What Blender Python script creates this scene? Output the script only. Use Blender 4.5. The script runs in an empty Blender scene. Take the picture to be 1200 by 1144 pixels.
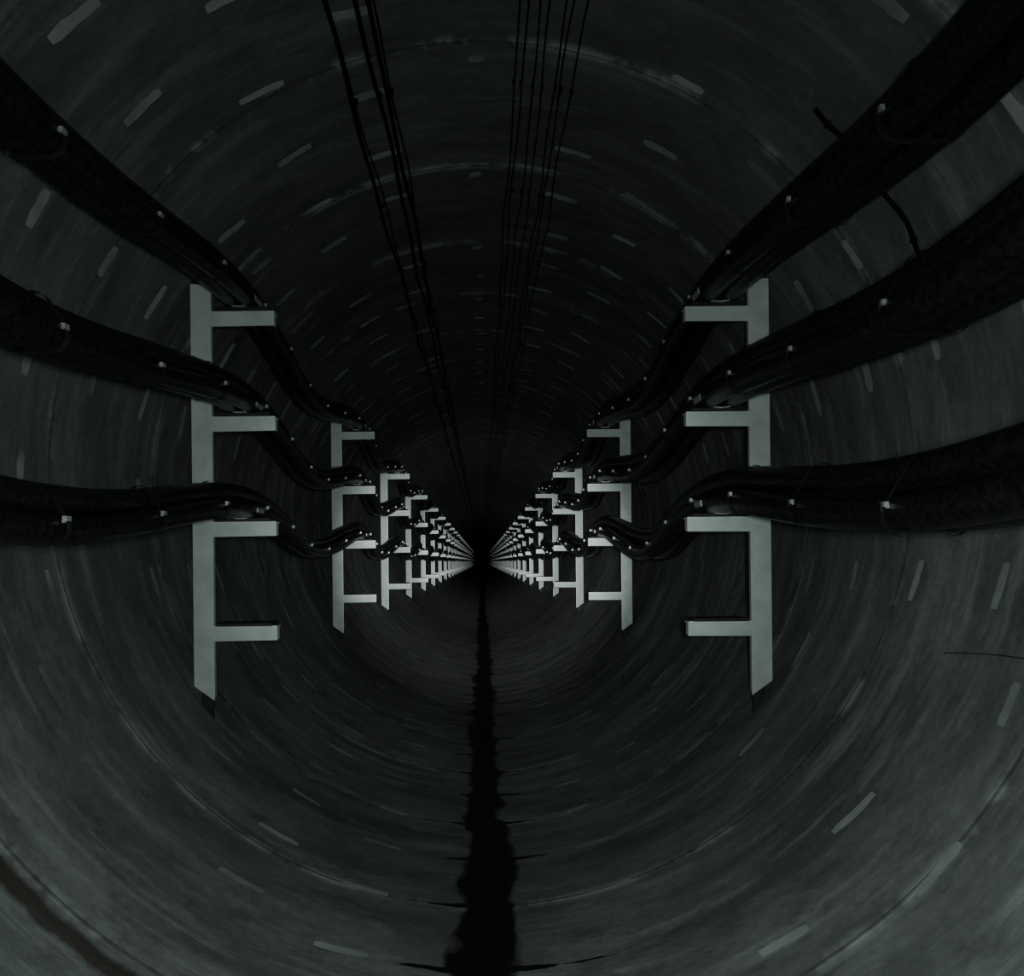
import bpy, math, random
from mathutils import Vector
random.seed(7)
R=1.7; CZ=-0.345; S=3.6; D1=3.87; F=952.0
Y0,Y1=-4.0,120.0
col=bpy.context.scene.collection

# ---------------- node helpers
def mat_new(name):
    m=bpy.data.materials.new(name); m.use_nodes=True
    nt=m.node_tree; b=nt.nodes['Principled BSDF']
    return m,nt,b
class N:
    def __init__(s,nt): s.nt=nt
    def math(s,op,a,b=None,c=None,clamp=False):
        n=s.nt.nodes.new('ShaderNodeMath'); n.operation=op; n.use_clamp=clamp
        for i,v in enumerate((a,b,c)):
            if v is None: continue
            if isinstance(v,(int,float)): n.inputs[i].default_value=v
            else: s.nt.links.new(v,n.inputs[i])
        return n.outputs[0]
    def noise(s,vec,scale,detail=4,rough=.6):
        n=s.nt.nodes.new('ShaderNodeTexNoise'); n.inputs['Scale'].default_value=scale
        n.inputs['Detail'].default_value=detail; n.inputs['Roughness'].default_value=rough
        s.nt.links.new(vec,n.inputs['Vector']); return n.outputs[0]
    def comb(s,x,y,z=0.0):
        n=s.nt.nodes.new('ShaderNodeCombineXYZ')
        for i,v in enumerate((x,y,z)):
            if isinstance(v,(int,float)): n.inputs[i].default_value=v
            else: s.nt.links.new(v,n.inputs[i])
        return n.outputs[0]
    def rng(s,v,a,b,c=0.0,d=1.0):
        n=s.nt.nodes.new('ShaderNodeMapRange'); n.clamp=True
        n.inputs[1].default_value=a;n.inputs[2].default_value=b;n.inputs[3].default_value=c;n.inputs[4].default_value=d
        s.nt.links.new(v,n.inputs[0]); return n.outputs[0]
    def mix(s,f,a,b):
        n=s.nt.nodes.new('ShaderNodeMix'); n.data_type='RGBA'
        if isinstance(f,(int,float)): n.inputs[0].default_value=f
        else: s.nt.links.new(f,n.inputs[0])
        for i,v in ((6,a),(7,b)):
            if isinstance(v,tuple): n.inputs[i].default_value=(*v,1)
            else: s.nt.links.new(v,n.inputs[i])
        return n.outputs[2]

def concrete():
    m,nt,b=mat_new('segment_concrete'); h=N(nt)
    uv=nt.nodes.new('ShaderNodeUVMap'); uv.uv_map='UVMap'
    sp=nt.nodes.new('ShaderNodeSeparateXYZ'); nt.links.new(uv.outputs[0],sp.inputs[0])
    u,v=sp.outputs[0],sp.outputs[1]
    tc=nt.nodes.new('ShaderNodeTexCoord'); so=nt.nodes.new('ShaderNodeSeparateXYZ')
    nt.links.new(tc.outputs['Object'],so.inputs[0]); ox,oy,oz=so.outputs
    def P(c,l,off=0.0):  # circumferential scale c, longitudinal scale l, seamless around the ring
        return h.comb(h.math('MULTIPLY',ox,c),h.math('ADD',h.math('MULTIPLY',oy,l),off),h.math('MULTIPLY',oz,c))
    streak=h.noise(P(.7,6.0),1.6,5,.65)
    streak2=h.noise(P(1.0,2.6,3.3),1.3,6,.6)
    blot=h.noise(P(1.7,3.2,13.3),2.4,6,.7)
    fine=h.noise(P(1,1,7.7),28,4,.7)
    base=h.mix(h.rng(streak2,.34,.66),(.155,.172,.168),(.29,.312,.305))
    base=h.mix(h.rng(streak,.53,.68,0,.65),base,(.45,.48,.47))
    base=h.mix(h.rng(streak,.46,.30,0,.5),base,(.11,.12,.117))
    base=h.mix(h.rng(blot,.48,.36,0,.45),base,(.095,.105,.102))
    base=h.mix(h.rng(blot,.57,.69,0,.4),base,(.42,.45,.44))
    base=h.mix(h.rng(fine,.35,.7,.3,0),base,(.06,.06,.06))
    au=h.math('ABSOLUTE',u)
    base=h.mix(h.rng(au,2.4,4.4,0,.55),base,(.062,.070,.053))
    # ring joints
    fr=h.math('FRACT',h.math('SUBTRACT',v,.19-10))
    jd=h.math('MINIMUM',fr,h.math('SUBTRACT',1.0,fr))
    jn=h.noise(P(1.6,1.0,1.0),2.0,4,.7)
    jl=h.math('MULTIPLY',h.rng(jd,.004,.012,1,0),h.rng(jn,.35,.6,.1,.75))
    base=h.mix(jl,base,(.045,.047,.045))
    jl2=h.math('MULTIPLY',h.rng(jd,.016,.05,1,0),h.rng(jn,.48,.60,0,.7))
    base=h.mix(jl2,base,(.46,.49,.48))
    # wet channel
    n1=h.noise(h.comb(0.0,v,5.0),.7,2,.5)
    n2=h.noise(h.comb(h.math('MULTIPLY',u,2.5),v,9.0),3.6,3,.5)
    n3=h.noise(h.comb(h.math('MULTIPLY',u,1.5),h.math('MULTIPLY',v,1.0),2.0),2.3,3,.6)
    cu=h.math('ABSOLUTE',h.math('ADD',u,h.math('MULTIPLY',h.math('SUBTRACT',n1,.5),.10)))
    wd=h.math('ADD',.102,h.math('MULTIPLY',h.math('SUBTRACT',n2,.5),.15))
    wd=h.math('ADD',wd,h.math('MULTIPLY',h.math('SUBTRACT',n3,.5),.15))
    fr2=h.math('FRACT',h.math('MULTIPLY',h.math('SUBTRACT',h.math('ADD',v,h.math('MULTIPLY',h.math('SUBTRACT',n2,.5),.05)),.19-10),2.0))
    jd2=h.math('MULTIPLY',h.math('MINIMUM',fr2,h.math('SUBTRACT',1.0,fr2)),.5)
    spike=h.math('MULTIPLY',h.rng(jd2,.0,.022,1,0),h.rng(n3,.35,.7,.03,.38))
    wd=h.math('ADD',wd,spike)
    wet=h.rng(h.math('SUBTRACT',cu,wd),-.018,.016,1,0)
    damp=h.math('MULTIPLY',h.rng(h.math('SUBTRACT',cu,wd),.0,.22,1,0),h.rng(streak2,.35,.6,.1,.6))
    base=h.mix(h.math('MULTIPLY',damp,.5),base,(.10,.105,.10))
    base=h.mix(wet,base,(.020,.016,.016))
    br=h.math('MULTIPLY',h.rng(h.math('ABSOLUTE',h.math('SUBTRACT',h.math('ADD',v,h.math('MULTIPLY',h.math('SUBTRACT',n2,.5),.06)),2.11)),.025,.05,1,0),h.rng(u,-.6,-.8,0,1))
    br=h.math('MULTIPLY',br,h.rng(u,-2.4,-2.1,0,1))
    base=h.mix(h.math('MULTIPLY',br,.85),base,(.045,.033,.024))
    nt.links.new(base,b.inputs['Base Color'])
    ro=h.math('ADD',.75,h.math('MULTIPLY',wet,-.4))
    nt.links.new(ro,b.inputs['Roughness'])
    b.inputs['Specular IOR Level'].default_value=.25
    bp=nt.nodes.new('ShaderNodeBump'); bp.inputs['Strength'].default_value=.4; bp.inputs['Distance'].default_value=.01
    hh=h.math('ADD',h.math('MULTIPLY',streak,.6),h.math('MULTIPLY',fine,.25))
    hh=h.math('SUBTRACT',hh,jl)
    nt.links.new(hh,bp.inputs['Height']); nt.links.new(bp.outputs[0],b.inputs['Normal'])
    return m
def simple(name,c1,c2,scale,rough,metal=0,bump=.0,spec=.5):
    m,nt,b=mat_new(name); h=N(nt)
    tc=nt.nodes.new('ShaderNodeTexCoord')
    n=h.noise(tc.outputs['Object'],scale,4,.6)
    nt.links.new(h.mix(h.rng(n,.35,.65),c1,c2),b.inputs['Base Color'])
    b.inputs['Roughness'].default_value=rough; b.inputs['Metallic'].default_value=metal
    b.inputs['Specular IOR Level'].default_value=spec
    if bump:
        bp=nt.nodes.new('ShaderNodeBump'); bp.inputs['Strength'].default_value=bump; bp.inputs['Distance'].default_value=.004
        nt.links.new(n,bp.inputs['Height']); nt.links.new(bp.outputs[0],b.inputs['Normal'])
    return m
M_con=concrete()
M_patch=simple('mortar_patch',(.20,.22,.21),(.50,.54,.53),2.3,.8)
M_steel=simple('galvanised_paint',(.50,.56,.55),(.62,.69,.67),9,.6,0,.1,.3)
M_edge=simple('steel_edge',(.6,.66,.64),(.75,.82,.8),9,.4,.2)
M_rub=simple('rubber_pad',(.012,.012,.012),(.03,.03,.03),20,.8)
M_cab=simple('cable_sheath',(.005,.005,.005),(.022,.022,.022),42,.36,0,.8,.5)
M_strap=simple('strap_black',(.02,.02,.02),(.035,.035,.035),20,.5)
M_buck=simple('buckle_steel',(.40,.42,.41),(.65,.67,.65),20,.4,.4)
M_wire=simple('ceiling_wire_black',(.004,.004,.004),(.010,.010,.010),20,.8,0,0,.1)
M_sad=simple('cleat_aluminium',(.4,.42,.41),(.7,.74,.72),30,.4,.4,.2)

class MB:
    def __init__(s): s.v=[];s.f=[];s.m=[];s.sm=[]
    def box(s,x0,x1,y0,y1,z0,z1,mi=0):
        b=len(s.v)
        s.v+=[(x,y,z) for z in (z0,z1) for y in (y0,y1) for x in (x0,x1)]
        for q in ((0,2,3,1),(4,5,7,6),(0,1,5,4),(2,6,7,3),(0,4,6,2),(1,3,7,5)):
            s.f.append(tuple(b+i for i in q)); s.m.append(mi); s.sm.append(False)
    def prism(s,poly,y0,y1,mi=0):
        b=len(s.v);n=len(poly)
        s.v+=[(x,y0,z) for x,z in poly]+[(x,y1,z) for x,z in poly]
        s.f.append(tuple(range(b,b+n)));s.f.append(tuple(range(b+2*n-1,b+n-1,-1)))
        s.m+=[mi]*2;s.sm+=[False]*2
        for i in range(n):
            j=(i+1)%n; s.f.append((b+i,b+n+i,b+n+j,b+j));s.m.append(mi);s.sm.append(False)
    def tube(s,pts,r,sides=10,mi=0,cap=True):
        b=len(s.v);n=len(pts)
        for i,p in enumerate(pts):
            p=Vector(p);a=Vector(pts[max(i-1,0)]);c=Vector(pts[min(i+1,n-1)])
            t=(c-a).normalized()
            up=Vector((0,0,1)) if abs(t.z)<.9 else Vector((0,1,0))
            sx=t.cross(up).normalized(); sz=sx.cross(t)
            for k in range(sides):
                an=2*math.pi*k/sides
                s.v.append(tuple(p+sx*(r*math.cos(an))+sz*(r*math.sin(an))))
        for i in range(n-1):
            for k in range(sides):
                k2=(k+1)%sides
                s.f.append((b+i*sides+k,b+i*sides+k2,b+(i+1)*sides+k2,b+(i+1)*sides+k));s.m.append(mi);s.sm.append(True)
        if cap:
            s.f.append(tuple(range(b+sides-1,b-1,-1)));s.m.append(mi);s.sm.append(False)
            s.f.append(tuple(range(b+(n-1)*sides,b+n*sides)));s.m.append(mi);s.sm.append(False)
    def mesh(s,name,mats):
        me=bpy.data.meshes.new(name);me.from_pydata(s.v,[],s.f)
        for m in mats: me.materials.append(m)
        me.polygons.foreach_set('material_index',s.m);me.polygons.foreach_set('use_smooth',s.sm)
        me.validate();me.update();return me
def add(name,me,loc=(0,0,0)):
    o=bpy.data.objects.new(name,me);o.location=loc;col.objects.link(o);return o

# ---------------- tunnel lining
def tunnel():
    seg=144; ys=[Y0+i*1.0 for i in range(int(Y1-Y0)+1)]
    v=[];f=[];uvs=[]
    ang=[-math.pi+2*math.pi*i/seg for i in range(seg+1)]
    for y in ys:
        for a in ang: v.append((R*math.sin(a),y,-R*math.cos(a)))
    w=seg+1
    for j in range(len(ys)-1):
        for i in range(seg):
            f.append((j*w+i,(j+1)*w+i,(j+1)*w+i+1,j*w+i+1))
            for (jj,ii) in ((j,i),(j+1,i),(j+1,i+1),(j,i+1)):
                uvs.append((ang[ii]*R,ys[jj]))
    me=bpy.data.meshes.new('wall_tunnel_lining');me.from_pydata(v,[],f)
    ul=me.uv_layers.new(name='UVMap')
    for k,q in enumerate(uvs): ul.data[k].uv=q
    for p in me.polygons:p.use_smooth=True
    me.materials.append(M_con)
    return add('wall_tunnel_lining',me)
tunnel()

# ---------------- bolt pocket mortar patches
pm=MB()
phase={0:.30,15.7:.43,29:.15,43.5:.33,60:.19,75:.45,90:.0,104.5:.08,117:.34,134:.18,149.5:.37,163.5:.20}
for a,ph in phase.items():
    for sgn in ((1,) if a==0 else (-1,1)):
        for k in range(-2,80):
            y=ph+k*.5+random.uniform(-.02,.02)
            if y<0.5: continue
            if random.random()<(.12 if a<100 else .22): continue
            L=random.uniform(.13,.19)*(.42 if a==0 else 1); Wd=random.uniform(.044,.060)
            if a>=100: Wd*=.75
            ac=math.radians(a)*sgn+random.uniform(-.01,.01); sk=random.uniform(-.006,.006)
            b=len(pm.v);n=6;rr=R-.003
            for side in (-1,1):
                for i in range(n+1):
                    t=i/n-.5; an=ac+t*L/R
                    wv=Wd*.5*(1-.25*abs(2*t)**6)*random.uniform(.82,1.08)
                    pm.v.append((rr*math.sin(an),y+side*wv+sk*t*4,rr*math.cos(an)))
            for i in range(n):
                pm.f.append((b+i,b+i+1,b+n+2+i,b+n+1+i));pm.m.append(0);pm.sm.append(False)
add('bolt_pocket_patches',pm.mesh('bolt_pocket_patches',[M_patch]))

# ---------------- brackets
ARM=[.818,.318,-.182,-.678]
def bracket_mesh(sg):
    b=MB()
    xi,xo=1.280,1.376
    def X(a,c): return (min(sg*a,sg*c),max(sg*a,sg*c))
    def cz(x): return math.sqrt(R*R-x*x)
    zt=.985; zi=-.995; zo=-.925
    poly=[(sg*xi,zt),(sg*xo,zt+.004),(sg*xo,zo),(sg*xi,zi)]
    b.prism(poly,-.004,.004)
    for xx,zz in ((xi,zi),(xo-.008,zo)):
        x0,x1=X(xx,xx+.008)
        b.box(x0,x1,.004,.026,zz+.015,zt-.01,0)
    x0,x1=X(xi-.002,xi+.003); b.box(x0,x1,-.006,.0,zi+.01,zt-.002,1)
    # anchor plate behind the post, down to the lining
    poly=[(sg*1.30,-.80),(sg*1.36,-.80),(sg*1.36,-cz(1.36)+.002),(sg*1.30,-cz(1.30)+.002)]
    b.prism(poly,.05,.058,2)
    x0,x1=X(1.31,1.35); b.box(x0,x1,.004,.052,-.90,-.82,2)
    for z in ARM:
        poly=[(sg*.976,z+.037),(sg*(xi),z+.037),(sg*(xi),z-.034),(sg*.976,z-.031)]
        b.prism(poly,-.012,-.005)
        xa,xb=X(.976,xi); b.box(xa,xb,-.005,.055,z+.029,z+.037,0)
        xa,xb=X(.976,.982); b.box(xa,xb,-.005,.03,z-.028,z+.029,0)
        xa,xb=X(.980,xi-.002); b.box(xa,xb,-.0135,-.010,z+.032,z+.038,1)
        xa,xb=X(1.0,xi-.02); b.box(xa,xb,-.03,.11,z+.037,z+.052,2)
        for dx in (1.307,1.347):
            for dz in (-.02,.02):
                c=[]
                for k in range(6):
                    an=k*math.pi/3;c.append((sg*dx+.006*math.cos(an),z+dz+.006*math.sin(an)))
                b.prism(c,-.007,-.003,0)
    return b.mesh('cable_bracket_'+('r' if sg>0 else 'l'),[M_steel,M_edge,M_rub])
bl,br_=bracket_mesh(-1),bracket_mesh(1)
for k in range(0,31):
    for me in (bl,br_):
        add('cable_bracket',me,(0,D1+(k-1)*S,0))

# ---------------- cable bundles
def bundle(sg,zarm,r,sag,seed,loose):
    rnd=random.Random(seed)
    b=MB(); base=zarm+.052+r
    tri=[(-r,0),(r,0),(0,r*1.73)]
    cx=sg*1.135
    span=[rnd.uniform(.9,1.1) for _ in range(60)]
    span[2]=1.0
    def path(y):
        t=(y-D1)/S; k=math.floor(t); fr=t-k
        s2=math.sin(math.pi*fr)**2
        sg_=sag*span[int(k)+3]*(1.25 if y>D1 else 1)
        return cx+sg*.05*s2, base-sg_*s2, s2
    ys=[];y=Y0+.5
    while y<112:
        ys.append(y); y+=.09 if y<22 else (.2 if y<50 else .45)
    ph=[rnd.uniform(0,6.28) for _ in range(3)]
    for i,(dx,dz) in enumerate(tri):
        pts=[]
        for y in ys:
            x,z,s2=path(y)
            e=1+loose*s2
            pts.append((x+dx*e+.006*s2*math.sin(y*2.1+ph[i]),y,z+dz*e+.008*s2*math.sin(y*2.7+ph[i])-(loose*r*.6*s2)))
        b.tube(pts,r,14,0)
    y=.30
    while y<15:
        x,z,s2=path(y); e=1+loose*s2; z-=loose*r*.6*s2
        rr=r+.004
        hull=[]
        cs=[(x-r*e,z),(x+r*e,z),(x,z+r*1.73*e)]
        for (c,a0,a1) in ((cs[0],150,270),(cs[1],270,390),(cs[2],30,150)):
            for q in range(7):
                an=math.radians(a0+(a1-a0)*q/6); hull.append((c[0]+rr*math.cos(an),c[1]+rr*math.sin(an)))
        n=len(hull);bb=len(b.v)
        for yy in (y-.012,y+.012):
            b.v+=[(hx,yy,hz) for hx,hz in hull]
        for q in range(n):
            q2=(q+1)%n;b.f.append((bb+q,bb+q2,bb+n+q2,bb+n+q));b.m.append(1);b.sm.append(True)
        bx=x-sg*(r*e+rr*.9);bz=z+rr*.55
        b.box(bx-.006,bx+.006,y-.016,y+.010,bz-.007,bz+.006,2)
        b.box(bx-.004,bx+.004,y-.022,y-.014,bz-.012,bz-.004,2)
        b.box(bx-.010,bx-.006,y-.006,y+.004,bz-.020,bz+.004,1)
        y+=.62
    k=-1
    while D1+k*S<60:
        yy=D1+k*S;x,z,_=path(yy);bb=len(b.v);n=16
        for yq in (yy-.05,yy+.06):
            for rr in (r*1.02,r*1.10):
                for q in range(n+1):
                    t=q/n; a=math.radians(170+200*t)
                    b.v.append((x+(r+rr)*math.cos(a)*.98,yq,z+rr*math.sin(a)*.98))
        w=n+1
        for q in range(n):
            for (p0,p1) in ((0,1),(1,3),(3,2),(2,0)):
                b.f.append((bb+p0*w+q,bb+p0*w+q+1,bb+p1*w+q+1,bb+p1*w+q));b.m.append(3);b.sm.append(False)
        k+=1
    add('power_cable_bundle',b.mesh('power_cable_bundle',[M_cab,M_strap,M_buck,M_sad]))
for i,sg_ in enumerate((.125,.145,.155)):
    bundle(-1,ARM[i],.041,sg_,10+i,.05)
for i,sg_ in enumerate((.10,.115,.15)):
    bundle(1,ARM[i],.052,sg_,20+i,.25)

# ---------------- ceiling wires
def wires(xs,r,seed,name,gap=.014):
    rnd=random.Random(seed);b=MB()
    for x in xs:
        p1,p2=rnd.uniform(0,6),rnd.uniform(0,6)
        pts=[];y=Y0+.5
        while y<100:
            xx=x+.007*math.sin(y*2.3+p1)+.004*math.sin(y*5.1+p2)
            h=gap+r+.010*abs(math.sin(math.pi*y/1.0))
            pts.append((xx,y,math.sqrt(R*R-xx*xx)-h)); y+=.12 if y<25 else .5
        b.tube(pts,r,8,0)
        y=.44
        while y<40:
            zc=math.sqrt(R*R-x*x); b.box(x-r-.002,x+r+.002,y-.008,y+.008,zc-.022,zc-.002,0)
            y+=1
    add(name,b.mesh(name,[M_wire]))
wires([-.530,-.415,-.375],.009,1,'ceiling_signal_cable')
wires([-.512,-.36],.004,5,'ceiling_signal_cable')
wires([.155,.185,.235,.275,.33,.355,.40],.0035,2,'ceiling_signal_cable',.006)

# ---------------- cable clipped around the lining on the right
b=MB();pts=[]
for i in range(30):
    a=math.radians(44+(66.5-44)*i/29)
    pts.append(((R-.012)*math.sin(a),2.82+.012*math.sin(i*.5),(R-.012)*math.cos(a)))
b.tube(pts,.008,10,0)
for i in (3,14,25):
    x,y,z=pts[i]; b.box(x-.009,x+.009,y-.009,y+.009,z-.009,z+.009,0)
add('wall_earthing_cable',b.mesh('wall_earthing_cable',[M_wire]))
b=MB();pts=[]
for i in range(20):
    t=i/19; y=2.75-.5*t; a=math.radians(113.3-1.0*math.sin(t*2))
    pts.append(((R-.002)*math.sin(a),y,(R-.002)*math.cos(a)))
b.tube(pts,.0018,8,0)
add('wall_tie_wire',b.mesh('wall_tie_wire',[M_strap]))

# ---------------- camera
cd=bpy.data.cameras.new('camera');cam=bpy.data.objects.new('camera',cd);col.objects.link(cam)
cam.location=(0,0,CZ);cam.rotation_euler=(math.radians(90),math.radians(.6),0)
cd.sensor_width=36;cd.sensor_fit='HORIZONTAL';cd.lens=36*F/1200
cd.shift_x=35/1200;cd.shift_y=86/1200;cd.clip_start=.05;cd.clip_end=400
bpy.context.scene.camera=cam

def spot(name,loc,tgt,ang,blend,power,colr,rad=.04):
    l=bpy.data.lights.new(name,'SPOT');l.energy=power;l.spot_size=math.radians(ang);l.spot_blend=blend
    l.color=colr;l.shadow_soft_size=rad
    o=bpy.data.objects.new(name,l);col.objects.link(o);o.location=loc
    d=Vector(tgt)-Vector(loc);o.rotation_euler=d.to_track_quat('-Z','Y').to_euler()
C=(.88,1.0,.97)
spot('torch_wide',(0.04,-.15,CZ+.02),(0,4,-1.75),150,1,130,C,.06)
spot('torch_mid',(0.04,-.15,CZ+.04),(0,20,CZ),40,1,260,C)
spot('torch_narrow',(0.04,-.15,CZ+.04),(0,40,CZ),22,1,3800,(.93,1,.95))
spot('torch_core',(0.04,-.15,CZ+.04),(0,60,CZ),11,1,13000,(.95,1,.94))
w=bpy.data.worlds.new('world');bpy.context.scene.world=w;w.use_nodes=True
w.node_tree.nodes['Background'].inputs[0].default_value=(.5,.6,.55,1)
w.node_tree.nodes['Background'].inputs[1].default_value=.0
